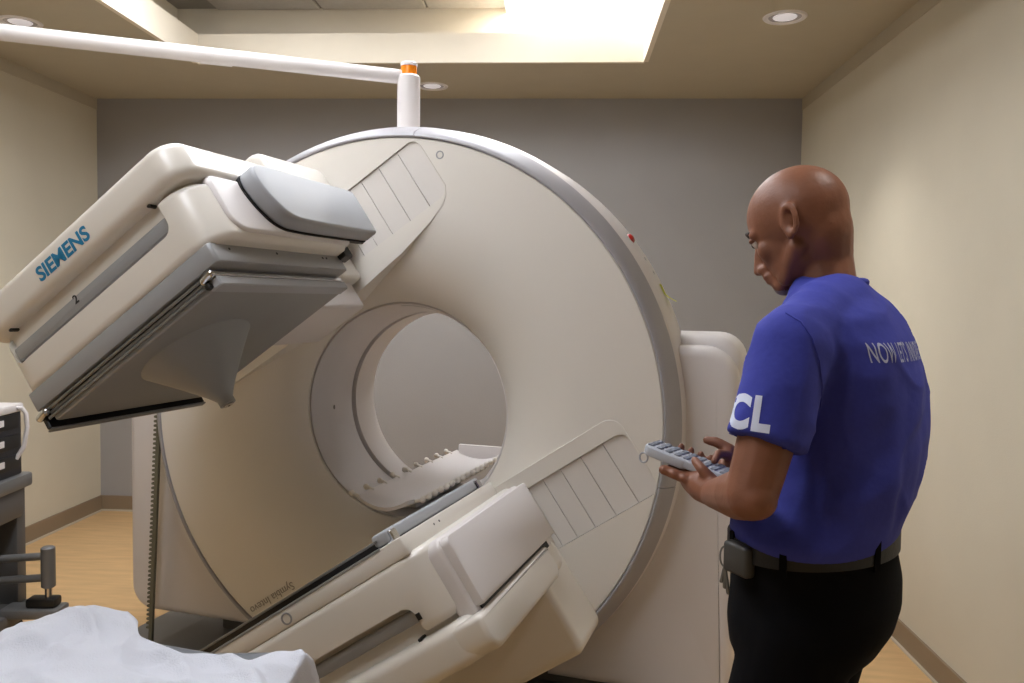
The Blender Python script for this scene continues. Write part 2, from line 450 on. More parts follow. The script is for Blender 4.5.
# --- rear cover, tunnel
bm = bmesh.new(); lathe(bm, [(.960, .078), (.990, .078), (.998, .090), (1.010, .15), (1.010, .28), (.985, .36), (.90, .43), (.6, .60), (.40, .62), (.37, .615), (.37, .55), (.6, .5), (.90, .33)], n=128, closed=True)
rear = fin(bm, 'rear_cover', M_WHITE, scan, M0)
bm = bmesh.new(); lathe(bm, [(.3875, .152), (.375, .19), (.366, .235), (.36, .29), (.357, .405), (.375, .41), (.395, .3), (.41, .16)], n=128, closed=True)
lin_o = fin(bm, 'tunnel_liner', M_LINER, scan, M0)
bm = bmesh.new(); lathe(bm, [(.374, .404), (.374, .436), (.40, .436), (.40, .404)], n=96, closed=True)
fin(bm, 'tunnel_gap', M_DARK, scan, M0)
bm = bmesh.new(); lathe(bm, [(.372, .434), (.355, .437), (.353, .46), (.353, .55), (.357, .59), (.368, .616), (.385, .62), (.40, .60), (.40, .434)], n=128, closed=True)
fin(bm, 'tunnel_collar', M_WHITE, scan, M0, smooth=60)
# small latch hole in liner and a thin slot on top
bm = bmesh.new(); ell(bm, (-.3605, .275, -.02), ((.003, 0, 0), (0, .005, 0), (0, 0, .009)), 10, 6); fin(bm, 'latch', M_STEEL, lin_o)
bm = bmesh.new(); lathe(bm, [(.3805, .17), (.3795, .178), (.39, .178), (.39, .17)], rad(72), rad(94), n=16, closed=True, caps=True); fin(bm, 'slot', M_GREYD, lin_o)
# ring marks and label
bm = bmesh.new(); lathe(bm, [(.010, -.0012), (.014, -.0012), (.014, .001), (.010, .001)], n=24, closed=True, f=lambda p: p+Vector((.192, 0, .884))); fin(bm, 'bolt_ring', M_GREY, ring, M0.inverted() @ M0)
bpy.data.objects['bolt_ring'].parent = scan; bpy.data.objects['bolt_ring'].matrix_basis = M0
bm = text_mesh('Symbia Intevo', .042, .0005, xs=.92)
for v in bm.verts: v.co = Vector((-v.co.x-.765, -.0012-v.co.z, -v.co.y-.320))
fin(bm, 'model_lettering', M_PRINT, ring, smooth=0)
# indicator lamp and paper note on the rim's side
def rimpt(ang, y, dr=0): t = rad(ang); return Vector(((1.010+dr)*cos(t), y, (1.010+dr)*sin(t)))
bm = bmesh.new(); pz = rimpt(37.6, .19); nz = Vector((pz.x, 0, pz.z)).normalized(); tz = Vector((-nz.z, 0, nz.x))
ell(bm, pz, (nz*.012, tz*.018, Vector((0, .02, 0))), 16, 8); fin(bm, 'indicator_lamp', M_RED, scan, M0)
for k, (ag, y) in enumerate(((38.5, .19), (33, .21), (30, .22))):
    bm = bmesh.new(); p_ = rimpt(ag, y); n_ = Vector((p_.x, 0, p_.z)).normalized(); t_ = Vector((-n_.z, 0, n_.x))
    ell(bm, p_, (n_*.002, t_*.008, Vector((0, .003, 0))), 8, 6); fin(bm, 'button', M_GREY, scan, M0)

# --- base blocks left and right of the ring
def block(s, name):
    bm = bmesh.new()
    # front outline in (x,z): outer edge rounded top, follows ring (ring covers the inner side)
    xo = 1.165
    if s > 0: poly = rrect(.55, xo, -.885, .268, [.12, 0, 0, .03], 8)
    else: poly = rrect(-xo-.055, -.45, -.875, .30, [.0, .12, .10, 0], 8)
    prism(bm, poly, .126, .56, bev=.035, seg=5, f=lambda p: Vector((p.x, p.z, p.y)))
    return fin(bm, name, M_WHITE, scan, M0, smooth=50)
rb = block(1, 'side_cover'); lb = block(-1, 'side_cover')
bm = bmesh.new(); prism(bm, rrect(.70, 1.172, -.5, .302, [.10, .02, 0, 0], 8), .22, .60, bev=.04, seg=5, f=lambda p: Vector((p.x, p.z, p.y))); fin(bm, 'top_cover', M_WHITE, scan, M0, smooth=50)
# plinth and base plate on the floor
bobj('plinth', (-.98, 1.02, .40, .60, -ZC+.02, -.86), M_PLATE, scan, M0, bev=.01)
bm = bmesh.new(); prism(bm, [(-1.33, .62), (-1.33, .30), (-1.22, -.10), (-.55, -.45), (.55, -.45), (1.1, -.05), (1.1, .62)], 0, .022, bev=.008, seg=2)
fin(bm, 'base_plate', M_PLATE, scan)
# --- toothed rubber strip at the left corner
bm = bmesh.new()
P0 = Vector((-1.00, .055, .02)); P1 = Vector((-1.075, .075, -1.02))
D = (P1-P0); Ld = D.length; D.normalize(); X = Vector((1, 0, 0)); Yv = D.cross(X).normalized(); X = Yv.cross(D)
def strip_f(p): return P0+X*p.x+Yv*p.y+D*p.z
box(bm, -.004, .012, -.006, .006, 0, Ld, f=strip_f)
st = fin(bm, 'bumper_strip', M_RIBB, scan, M0)
bm = bmesh.new()
nT = 52
for i in range(nT):
    z = .03+(Ld-.12)*i/nT
    box(bm, -.018, -.003, -.007, .007, z, z+.009, bev=.002, seg=1, f=strip_f)
o = fin(bm, 'teeth', M_RIBB, st); o['kind'] = 'stuff'

# --- detector heads -------------------------------------------------
def sflip(s, f): return lambda p: (lambda q: Vector((q.x, q.y, s*q.z)))(f(p))
def head(s, mtx, name, u0, u1, vb, vm, vs, vt, bar, barm, fu0, fu1, fv, fmat):
    """ring frame (u, -a, v), s=+1 upper / -1 lower; body vb..vm, outer shell vs..vt, bar = its v range"""
    aF, aB = 1.0, .40
    bm = bmesh.new(); prism(bm, rrect(u0, u1-.006, aB+.01, aF, [.085, .095, .02, .02], 10), vb, vm, bev=.020, seg=5, f=sflip(s, uav))
    cut = bmesh.new(); prism(cut, rrect(u0+.045, u1-.105, bar[0]-.012, vm+.06, [0, 0, .028, .028], 6), aF-.042, aF+.1, f=sflip(s, uva))
    h = link(name, boolean_cut(bm, cut, name), M_CREAM, scan, mtx, smooth=40)
    bm = bmesh.new(); prism(bm, rrect(u0+.01, u1-.03, aB+.012, aF-.03, [.05, .05, .02, .02], 8), vb+.01, vs+.03, f=sflip(s, uav)); fin(bm, 'core', M_CREAM, h)
    # outer shell
    bm = bmesh.new(); prism(bm, rrect(u0-.006, u1+.004, aB-.02, aF+.010, [.065, .07, .03, .03], 10), vs, vt, bev=.024, seg=6, f=sflip(s, uav))
    fin(bm, 'outer_shell', M_CREAM, h, smooth=50)
    # bar in the recess
    bm = bmesh.new(); prism(bm, rrect(u0+.052, u1-.112, bar[0], bar[1], .006, 3), aF-.045, aF-.012, bev=.006, seg=2, f=sflip(s, uva))
    fin(bm, 'handle_bar', barm, h)
    for uu in (u0+.075, u1-.135):
        bm = bmesh.new(); box(bm, uu, uu+.010, -(aF-.004), -(aF-.03), *sorted((s*(vs-.006), s*(vs+.001))), bev=.002, seg=1); fin(bm, 'catch', M_BLACK, h)
    # collimator frame
    bm = bmesh.new(); prism(bm, rrect(fu0, fu1, aB+.012, aF-.004, .010, 3), fv[0], fv[1], bev=.004, seg=2, f=sflip(s, uav))
    fin(bm, 'collimator_frame', fmat, h)
    if s > 0:
        for q in (.50, .52, .74, .93):
            bm = bmesh.new(); ell(bm, (fu1, -q, (fv[0]+fv[1])/2+.010), ((.002, 0, 0), (0, .0035, 0), (0, 0, .0035)), 10, 6); fin(bm, 'screw', M_BLACK, h)
    return h
# upper head, looking down
UH = head(1, MU, 'detector_head', -.335, .392, .398, .556, .566, .662, (.486, .522), M_GREY, -.305, .348, (.352, .402), M_GREY)
bm = bmesh.new(); prism(bm, rrect(-.275, .292, .42, .985, .008, 2), .308, .330, bev=.003, seg=1, f=uav); plate = fin(bm, 'collimator_plate', M_GREYD, UH)
bm = bmesh.new(); prism(bm, rrect(-.265, .28, .43, .965, .005, 2), .329, .353, f=uav); fin(bm, 'spacer', M_BLACK, UH)
for k, (ua, ub, va, vb_, m) in enumerate(((.286, .318, .332, .346, M_METAL), (.288, .322, .305, .330, M_CAP), (-.300, -.278, .330, .346, M_BLACK), (-.306, -.292, .300, .345, M_BLACK), (-.308, -.288, .294, .300, M_STEEL))):
    bm = bmesh.new(); box(bm, ua, ub, -.99, -.42, va, vb_, bev=.003, seg=1); fin(bm, 'guide_rail', m, UH)
for vv, dd, m in ((.343, .985, M_STEEL), (.335, .978, M_GREYD), (.322, .986, M_STEEL)):
    bm = bmesh.new(); box(bm, -.285, .285, -dd-.006, -dd, vv-.004, vv+.004, bev=.002, seg=1); fin(bm, 'front_rail', m, UH)
for uu in (.298, -.292):
    bm = bmesh.new(); capsule(bm, (uu-.010, -.995, .334), (uu+.014, -.995, .338), .010, .010, 12); fin(bm, 'latch', M_METAL, UH)
bm = bmesh.new(); box(bm, .285, .30, -1.004, -.985, .310, .324, bev=.003, seg=1); fin(bm, 'latch_stop', M_BLACK, UH)
# pinhole cone
CO = (.020, -.765, .309)
cp = [(.150, 0)]+[(.021+.124*(1-i/12)**1.1, -.004-.146*i/12) for i in range(13)]+[(.021, -.166), (.015, -.168), (.012, -.162), (.0005, -.162)]
bm = bmesh.new(); lathe_z(bm, cp, 64, c=CO); cone = fin(bm, 'pinhole_cone', M_GREYD, UH, smooth=40)
bm = bmesh.new(); lathe_z(bm, [(.013, -.1625), (.013, -.170), (.005, -.171), (.0005, -.167)], 24, c=CO); fin(bm, 'pinhole_tip', M_METAL, UH)
# satin grey pivot cap
def chaikin(poly, k=2, w=.25):
    for _ in range(k):
        out = []
        for i in range(len(poly)):
            p, q = Vector(poly[i]), Vector(poly[(i+1) % len(poly)])
            out += [tuple(p*(1-w)+q*w), tuple(p*w+q*(1-w))]
        poly = out
    return poly
poly = [(.285, .425), (.285, .44), (.278, .585), (.295, .597), (.56, .600), (.745, .606), (.800, .600), (.822, .565), (.816, .515), (.790, .462), (.755, .432), (.700, .420), (.32, .422)]
poly = chaikin([(.545+(p[0]-.545)*.965, .512+(p[1]-.512)*.93-.004) for p in poly], 2)
bm = bmesh.new(); prism(bm, poly, .395, .444, bev=.010, seg=4, f=avu); fin(bm, 'pivot_cap', M_CAP, UH, smooth=40)
bm = bmesh.new(); prism(bm, [(p[0]+.006, p[1]-.002) for p in poly], .386, .397, f=avu); fin(bm, 'pivot_seal', M_BLACK, UH)
# end panel behind the cap
bm = bmesh.new(); prism(bm, rrect(.39, .93, .412, .572, [.03, .02, .02, .05], 5), .365, .394, bev=.010, seg=3, f=avu); fin(bm, 'end_panel', M_WHITE, UH, smooth=50)
# support arm to ring
bm = bmesh.new(); prism(bm, rrect(-.26, .285, .56, .86, .05, 5), .005, .36, bev=.02, seg=3, f=uva); arm = fin(bm, 'support_arm', M_CREAM, UH)
bm = bmesh.new(); box(bm, .02, .20, -.42, .0, .44, .62, bev=.015, seg=3); fin(bm, 'support_bracket', M_CREAM, UH)
bm = bmesh.new(); box(bm, -.06, .165, -.37, -.03, .345, .46, bev=.010, seg=3); fin(bm, 'support_carriage', M_WHITE, UH)
bm = bmesh.new(); box(bm, .335, .372, -.43, -.38, .385, .425, bev=.004, seg=1); fin(bm, 'bracket_foot', M_BLACK, UH)
# lettering
bm = text_mesh('SIEMENS', .050, .0006, xs=1.0, bold=.0013)
for v in bm.verts: v.co = Vector((v.co.x+.004, -1.0108-v.co.z, v.co.y+.608))
fin(bm, 'brand_lettering', M_BLUE, UH, smooth=0)
bm = text_mesh('2', .03, .0004, bold=.0006)
for v in bm.verts: v.co = Vector((v.co.x-.045, -.9885-v.co.z, v.co.y+.512))
fin(bm, 'number', M_BLKPRINT, UH, smooth=0)
# lower head, looking up
LH = head(-1, MR, 'detector_head', -.30, .440, .414, .574, .584, .676, (.520, .550), M_GREY, -.29, .388, (.376, .418), M_CREAM)
bm = bmesh.new(); prism(bm, rrect(-.28, .33, .42, .990, .006, 2), -.378, -.360, bev=.003, seg=1, f=uav); fin(bm, 'collimator_plate', M_BLACK, LH)
bm = bmesh.new(); box(bm, -.285, .335, -.997, -.990, -.3625, -.357, bev=.001, seg=1); fin(bm, 'front_rail', M_STEEL, LH)
bm = bmesh.new(); box(bm, -.285, .335, -.998, -.990, -.380, -.374, bev=.001, seg=1); fin(bm, 'front_rail', M_GREYD, LH)
bm = bmesh.new(); box(bm, .322, .360, -.99, -.42, -.374, -.346, bev=.007, seg=3); fin(bm, 'grip_bar', M_CAP, LH)
for q in (.445, .965):
    bm = bmesh.new(); box(bm, .345, .368, -q-.014, -q+.014, -.380, -.352, bev=.003, seg=1); fin(bm, 'grip_mount', M_METAL, LH)
bm = bmesh.new(); box(bm, .362, .366, -.46, -.435, -.374, -.358); fin(bm, 'grip_catch', M_BLACK, LH)
for q in (.80, .83): 
    bm = bmesh.new(); ell(bm, (.3885, -q, -.392), ((.0015, 0, 0), (0, .003, 0), (0, 0, .003)), 8, 6); fin(bm, 'screw', M_STEEL, LH)
bm = bmesh.new(); lathe(bm, [(.0105, -.0012), (.0140, -.0012), (.0140, .001), (.0105, .001)], n=24, closed=True, f=lambda p: p+Vector((.045, -.9965, -.399))); fin(bm, 'bolt_ring', M_GREY, LH)
bm = bmesh.new(); box(bm, .335, .345, -1.003, -.99, -.545, -.53); fin(bm, 'catch', M_BLACK, LH)
# end panel, white cover plate, shell lip, arm
bm = bmesh.new(); prism(bm, rrect(.40, .972, -.61, -.42, [.03, .02, .02, .03], 5), .40, .448, bev=.012, seg=3, f=avu); fin(bm, 'end_panel', M_WHITE, LH, smooth=50)
bm = bmesh.new(); prism(bm, rrect(.405, .965, -.585, -.426, [.020, .004, .004, .010], 5), .442, .468, bev=.005, seg=2, f=avu); fin(bm, 'pivot_cover', M_WHITE, LH, smooth=40)
bm = bmesh.new(); prism(bm, rrect(.45, .95, -.604, -.58, .003, 2), .43, .452, f=avu); fin(bm, 'pivot_seal', M_BLACK, LH)
bm = bmesh.new(); prism(bm, rrect(.50, 1.008, -.676, -.593, [.012, .004, .03, .04], 6), .34, .466, bev=.012, seg=3, f=avu); fin(bm, 'shell_lip', M_CREAM, LH, smooth=50)
bm = bmesh.new(); prism(bm, rrect(-.28, .408, -.880, -.60, .03, 5), .28, .50, bev=.02, seg=3, f=uva); fin(bm, 'support_arm', M_CREAM, LH, smooth=40)
bm = bmesh.new(); prism(bm, rrect(-.25, .27, -.84, -.60, .03, 5), .005, .30, bev=.01, seg=2, f=uva); fin(bm, 'arm_stem', M_CREAM, LH, smooth=40)
bm = bmesh.new(); box(bm, .12, .30, -.42, .0, -.66, -.44, bev=.015, seg=3); fin(bm, 'support_bracket', M_CREAM, LH)
# --- boom post with amber lamp and white arm
pz = lambda p: Vector(p)
PB = PX(408.5, 128, 2.99)
bm = bmesh.new(); tube(bm, [Vector((PB.x, PB.y, 1.98)), Vector((PB.x, PB.y, 2.255)), Vector((PB.x, PB.y, 2.262))], [.041, .041, .036], 32)
inv = Matrix.Translation((GC.x, GC.y, 0)) @ Matrix.Rotation(-PHI, 4, 'Z')
inv = inv.inverted()
boom = fin(bm, 'boom_post', M_WHITE, scan, inv)
bm = bmesh.new(); tube(bm, [Vector((PB.x, PB.y, 2.258)), Vector((PB.x, PB.y, 2.295))], .029, 24); fin(bm, 'amber_lamp', M_ORANGE, boom)
bm = bmesh.new(); tube(bm, [Vector((PB.x, PB.y, 2.294)), Vector((PB.x, PB.y, 2.303)), Vector((PB.x, PB.y, 2.309))], [.031, .031, .024], 24); fin(bm, 'lamp_cap', M_WHITE, boom)
A = PX(402, 77, 2.985); B = PX(-60, 25.5, 2.50)
bm = bmesh.new(); tube(bm, [A.lerp(B, k/10) for k in range(11)], .0255, 24); fin(bm, 'boom_arm', M_WHITE, boom)
Cc = A.lerp(B, .445); dB = (B-A).normalized()
bm = bmesh.new(); tube(bm, [Cc-dB*.05+Vector((0, 0, -.018)), Cc+dB*.05+Vector((0, 0, -.018))], .012, 12); fin(bm, 'arm_clip', M_WHITE, boom)

# paper note stuck to the scanner's side
bm = bmesh.new()
rows = []
for i in range(7):
    ag = 27.5-4.2*i/6; rr = 1.0112+(.0 if i < 4 else .006*(i-3)**1.3)
    rows.append([bm.verts.new(Vector((rr*cos(rad(ag)), y, ZC+rr*sin(rad(ag))))) for y in (.20, .25)])
for P, Q in zip(rows, rows[1:]): bm.faces.new((P[0], P[1], Q[1], Q[0]))
bmesh.ops.solidify(bm, geom=bm.faces[:], thickness=.0006)
nt_ = fin(bm, 'sticky_note', M_YEL)
nt_.matrix_world = inv.inverted()
tag(nt_, 'small yellow paper note stuck on the side of the scanner rim', 'note')

# ================================================================== PATIENT TRAY IN THE BORE
tray = empty('patient_tray', (GC.x, GC.y, 0), -PHI, 'white concave patient tray with knobbed edges inside the scanner bore', 'patient tray')
tray.location = GW(0, ZC-.315, -.45)
def tray_prof(): 
    pts = []
    for i in range(13):
        x = -.115+.23*i/12; pts.append((x, .0+.030*(x/.115)**2))
    return pts
bm = bmesh.new()
top = tray_prof(); poly = top+[(x, z-.012) for x, z in reversed(top)]
nS = 16; rings = []
for k in range(nS+1):
    y = -.47+.97*k/nS
    e = 1.0
    if k == 0: e = .80
    if k == 1: e = .94
    rings.append([bm.verts.new((p[0]*e, y, p[1]+(0.003 if k == 0 else 0))) for p in poly])
for P, Q in zip(rings, rings[1:]):
    for i in range(len(poly)): bm.faces.new((P[i], P[(i+1) % len(poly)], Q[(i+1) % len(poly)], Q[i]))
bm.faces.new(rings[0]); bm.faces.new(rings[-1])
fin(bm, 'shell', M_WHITE, tray, smooth=40)
kb = bmesh.new(); capsule(kb, (0, 0, 0), (.018, 0, .005), .007, .007, 8); ball(kb, (.024, 0, .007), .0115, 10, 6)
bmesh.ops.recalc_face_normals(kb, faces=kb.faces); kme = bpy.data.meshes.new('knob'); kb.to_mesh(kme); kb.free(); kme.materials.append(M_CREAM)
for p in kme.polygons: p.use_smooth = True
for sd in (-1, 1):
    n = 9 if sd < 0 else 17
    for k in range(n):
        o = bpy.data.objects.new('knob', kme); COL.objects.link(o); o.parent = tray
        o.location = (sd*.112, -.44+.86*k/(n-1), .028); o.rotation_euler = (0, 0, 0 if sd > 0 else PI)
bobj('support_beam', (-.05, .05, -.30, .46, -.037, -.008), M_GREY, tray, bev=.006)
bobj('end_board', (-.10, .14, .48, .50, -.01, .06), M_WHITE, tray, bev=.004)

# ================================================================== PATIENT TABLE (foreground left) + SHEET
BR = -PHI
tb = empty('patient_table', GW(.19, 0, 1.75), BR, 'grey padded patient table under the white sheet in the left foreground', 'patient table')
# local x = gu-.19, local y = -(a-1.75)
bm = bmesh.new(); prism(bm, rrect(-.275, .275, -.60, .495, .05, 6), .715, .785, bev=.022, seg=4); fin(bm, 'mattress', M_MATT, tb, smooth=50)
bobj('frame', (-.26, .26, -.58, .47, .655, .715), M_CARTL, tb, bev=.01)
bobj('column', (-.14, .14, -.35, .15, .12, .655), M_WHITE, tb, bev=.02)
bobj('foot_base', (-.24, .24, -.55, .35, 0, .12), M_CARTL, tb, bev=.02)
bm = bmesh.new(); capsule(bm, (.10, .475, .755), (.245, .505, .762), .03, .034, 16); fin(bm, 'bolster', M_MATT, tb)
# sheet: draped height field with folds
bm = bmesh.new()
nx, ny = 190, 190
def far_edge(x):       # local y where the sheet stops (towards scanner)
    pts = [(-.45, .36), (-.30, .40), (-.26, .465), (-.225, .525), (-.17, .52), (-.10, .485), (-.04, .44), (.02, .425), (.10, .45), (.18, .46), (.24, .50), (.29, .505), (.33, .49), (.45, .47)]
    for (xa, ya), (xb, yb) in zip(pts, pts[1:]):
        if xa <= x <= xb:
            t = (x-xa)/(xb-xa); t = t*t*(3-2*t); return ya+(yb-ya)*t
    return pts[0][1] if x < pts[0][0] else pts[-1][1]
def sheet_z(x, y):
    edge = far_edge(x)
    z = .790
    z += .034*math.exp(-((x+.17)/.10)**2-((y-.44)/.13)**2)          # bunched heap at the left
    z += .020*math.exp(-((x-.25)/.05)**2-((y-.46)/.06)**2)
    f1 = sin(26*(x*.8-y*.55)+3*noise.noise(Vector((x*4, y*4, 0)))); f2 = noise.noise(Vector((x*7, y*7, 3))); f3 = noise.noise(Vector((x*16, y*14, 7)))
    rx, ry = x+.17, y-.50                                            # folds fan out from the heap
    an = math.atan2(ry, rx); rr = math.hypot(rx, ry)
    f4 = abs(noise.noise(Vector((an*3.2+5, rr*1.8, 2)))); f5 = 1-abs(noise.noise(Vector((x*6+y*9, y*3-x*5, 4))))
    z += .006*f1*(.4+.6*max(0, noise.noise(Vector((x*3, y*3, 9)))+.5))+.008*abs(f2)+.004*f3-.022*f4*min(1, rr*4)+.020*f5**4+.006*(1-abs(noise.noise(Vector((x*11-y*7, y*13, 8)))))**5
    return z
rows = []
for j in range(ny+1):
    row = []
    for i in range(nx+1):
        s_ = -.62+1.24*i/nx
        x = s_; dropx = 0
        lim = .282
        if abs(s_) > lim:
            ex = abs(s_)-lim; x = math.copysign(lim+.028*(1-math.exp(-ex*14))+.012*sin(s_*7+j*.16)*min(1, ex*8), s_); dropx = ex
        e = far_edge(x)
        t = j/ny; y = -.62+(e+.62)*t
        if t > .985: pass
        z = sheet_z(max(-.285, min(.285, x)), y)
        if dropx: z = sheet_z(math.copysign(lim, x), y)-max(0, dropx-.015)
        if y > .49 and abs(x) < .3: z -= (y-.49)*.6
        z = max(z, .30)
        row.append(bm.verts.new((x, y, z)))
    rows.append(row)
for j in range(ny):
    for i in range(nx): bm.faces.new((rows[j][i], rows[j][i+1], rows[j+1][i+1], rows[j+1][i]))
bmesh.ops.smooth_vert(bm, verts=bm.verts, factor=.4, use_axis_x=True, use_axis_y=True, use_axis_z=True)
bmesh.ops.solidify(bm, geom=bm.faces[:], thickness=-.003)
sh = fin(bm, 'bed_sheet', M_SHEET, smooth=180)
sh.location = tb.location; sh.rotation_euler = (0, 0, BR)
tag(sh, 'crumpled white sheet draped over the patient table in the left foreground', 'sheet')

# ================================================================== EQUIPMENT CART, left edge
CR = rad(6)
ct = empty('equipment_cart', (-2.53, 3.12, 0), CR, 'dark grey equipment cart with side rail at the left edge', 'cart')
bobj('worktop', (-.34, .30, -.24, .24, .635, .695), M_CARTL, ct, bev=.012)
for y in (-.235, .165): bobj('leg_panel', (-.32, .27, y, y+.07,   .13, .64), M_CARTD, ct, bev=.012)
bobj('base_tray', (-.34, .30, -.24, .24, .08, .14), M_CARTD, ct, bev=.012)
bobj('side_gusset', (.20, .285, -.20, .20,   .51, .64), M_CARTD, ct, bev=.02)
for z in (.285, .375):
    bm = bmesh.new(); tube(bm, [(.25, .075, z-.012), (.43, .075, z)], .016, 14); fin(bm, 'rail_tube', M_CARTL, ct)
bm = bmesh.new(); tube(bm, [(.44, .075, .245), (.44, .075, .25), (.44, .075, .41), (.44, .075, .416)], [.022, .028, .028, .020], 20); fin(bm, 'rail_post', M_CARTL, ct)
bm = bmesh.new(); tube(bm, [(.44, .075, .20), (.44, .075, .25)], .014, 14); fin(bm, 'post_stem', M_METAL, ct)
bm = bmesh.new(); box(bm, .36, .48, .04, .11, .165, .205, bev=.012, seg=2); fin(bm, 'clamp', M_BLACK, ct)
bobj('rail_foot', (.26, .50, .02, .13, .125, .166), M_CARTL, ct, bev=.012)
for x in (-.27, .23):
    for y in (-.19, .19):
        bm = bmesh.new(); lathe(bm, [(.0005, -.015), (.034, -.015), (.04, -.008), (.04, .008), (.034, .015), (.0005, .015)], n=24, f=lambda p, x=x, y=y: p+Vector((x, y, .04)))
        cw = fin(bm, 'caster', M_BLACK, ct)
        bobj('fork', (x-.018, x+.018, y-.022, y+.022, .05, .082), M_STEEL, cw)
dv = empty('electronics_box', (-2.52, 3.12, .695), CR, 'dark electronics box with a pale lid standing on the cart', 'electronics')
bobj('case', (-.30, .265, -.20, .20, .0, .265), M_NAVY, dv, bev=.006)
bobj('lid', (-.31, .272, -.21, .21, .265, .30), M_WHITE, dv, bev=.008)
for z in (.03, .115, .20):
    bobj('module_panel', (.262, .270, -.17, .17, z, z+.06), M_BLACK, dv, bev=.003)
    bobj('socket', (.268, .274, .02, .055, z+.02, z+.045), M_WHITE, dv)
    bobj('shelf_ridge', (-.28, .24, -.206, -.198, z-.012, z-.004), M_GREYD, dv)
    for k in range(5): bobj('port', (-.02+.05*k, .012+.05*k, -.205, -.199, z+.012, z+.045), M_GREYD if k % 2 else M_WHITE, dv)
bm = bmesh.new(); tube(bm, [(.265, .16, .285), (.29, .16, .282), (.303, .165, .26), (.305, .17, .20), (.295, .16, .12), (.268, .15, .07)], .009, 10); fin(bm, 'cable', M_WHITE, dv)

# ================================================================== MAN
TH = rad(30)
Fv = Vector((-cos(TH), sin(TH), 0)); Lv = Vector((-sin(TH), -cos(TH), 0)); Zv = Vector((0, 0, 1))
DM = 1.53
def tor(x, y, d, wd, dep=DM): return (PX(x, y, dep), Fv*d, Lv*wd)
pel = PX(814, 600, 1.55)
man = empty('person', (pel.x, pel.y, 0), 0, 'man in blue printed T-shirt and black trousers looking down at a remote', 'person')
MI = Matrix.Translation((-pel.x, -pel.y, 0))
# joints
LSh = PX(793, 344, 1.385); LEl = PX(751, 495, 1.345); LWr = PX(714, 494, 1.555)
RSh = PX(872, 338, 1.69); REl = PX(815, 480, 1.86); RWr = PX(745, 468, 1.735)
headC = PX(797, 213, 1.575)
pt_ = rad(22); TH2 = rad(40)
Fh = Vector((-cos(TH2), sin(TH2), 0))
hf = Fh*cos(pt_)-Zv*sin(pt_); hu = Fh*sin(pt_)+Zv*cos(pt_); hl = Vector((-sin(TH2), -cos(TH2), 0))
def HP(f, l, u): return headC+hf*f+hl*l+hu*u
bm = bmesh.new()
# head
ell(bm, HP(0, 0, 0), (hf*.098, hl*.077, hu*.088), 28, 18)
ell(bm, HP(-.020, 0, -.012), (hf*.070, hl*.070, hu*.078), 24, 14)
ell(bm, HP(.035, 0, -.045), (hf*.058, hl*.060, hu*.075), 24, 14)          # mid face
ell(bm, HP(.030, 0, -.088), (hf*.052, hl*.055, hu*.042), 24, 14)          # jaw
ell(bm, HP(.072, 0, -.118), (hf*.020, hl*.025, hu*.020), 16, 10)          # chin
for s in (-1, 1):
    ell(bm, HP(.060, s*.040, -.052), (hf*.022, hl*.021, hu*.022), 14, 8)   # cheekbone
    capsule(bm, HP(.004, s*.052, -.072), HP(.050, s*.032, -.114), .017, .016)  # jaw line
    capsule(bm, HP(.088, s*.014, -.012), HP(.074, s*.046, -.016), .012, .011)  # brow ridge
    ell(bm, HP(.097, s*.013, -.078), (hf*.012, hl*.009, hu*.009), 10, 8)   # nostril wing
    # ear
    for k in range(10):
        t0_, t1_ = 2*PI*k/10, 2*PI*(k+1)/10
        q = lambda t: HP(-.014+.015*cos(t)-.004*sin(t), s*(.0765+.005*(1-cos(t))), -.028+.027*sin(t))
        capsule(bm, q(t0_), q(t1_), .0062, .0062, 8)
    ell(bm, HP(-.006, s*.074, -.032), (hf*.010, hl*.006, hu*.020), 12, 8)
    ell(bm, HP(-.004, s*.076, -.054), (hf*.008, hl*.006, hu*.009), 10, 8)
capsule(bm, HP(.090, 0, -.022), HP(.107, 0, -.070), .008, .0118)           # nose
ell(bm, HP(.108, 0, -.074), (hf*.013, hl*.013, hu*.011), 14, 8)
ell(bm, HP(.090, 0, -.094), (hf*.014, hl*.026, hu*.0065), 16, 8)           # upper lip
ell(bm, HP(.087, 0, -.105), (hf*.014, hl*.023, hu*.0075), 16, 8)           # lower lip
# neck, core
chain(bm, [HP(-.040, 0, -.010), HP(-.034, 0, -.05), PX(822, 258, 1.57), PX(830, 298, 1.55)], [.054, .055, .056, .052])
chain(bm, [PX(828, 304, 1.54), PX(845, 400, 1.53), PX(818, 545, 1.54), pel], [.05, .085, .085, .09])
chain(bm, [LSh, PX(832, 332, 1.53), RSh], [.05, .055, .05])
# arms
chain(bm, [LSh, LSh.lerp(LEl, .45), LEl, LEl.lerp(LWr, .3), LWr], [.054, .050, .0425, .043, .027])
ell(bm, LEl+Vector((.004, -.012, -.004)), (Vector((.036, 0, 0)), Vector((0, .036, 0)), Vector((0, 0, .034))))
chain(bm, [RSh, RSh.lerp(REl, .45), REl, REl.lerp(RWr, .3), RWr], [.054, .050, .042, .042, .027])
# remote frame (needed by hands)
rb0 = PX(733, 480, 1.585); rt0 = PX(650, 447, 1.685)
rl = (rt0-rb0).normalized(); rw = (Vector((.42, .86, .03))); rw = (rw-rl*rw.dot(rl)).normalized(); rn = rl.cross(rw)
if rn.z < 0: rn = -rn
RL = (rt0-rb0).length
def RP_(l, w, n): return rb0+rl*l+rw*w+rn*n
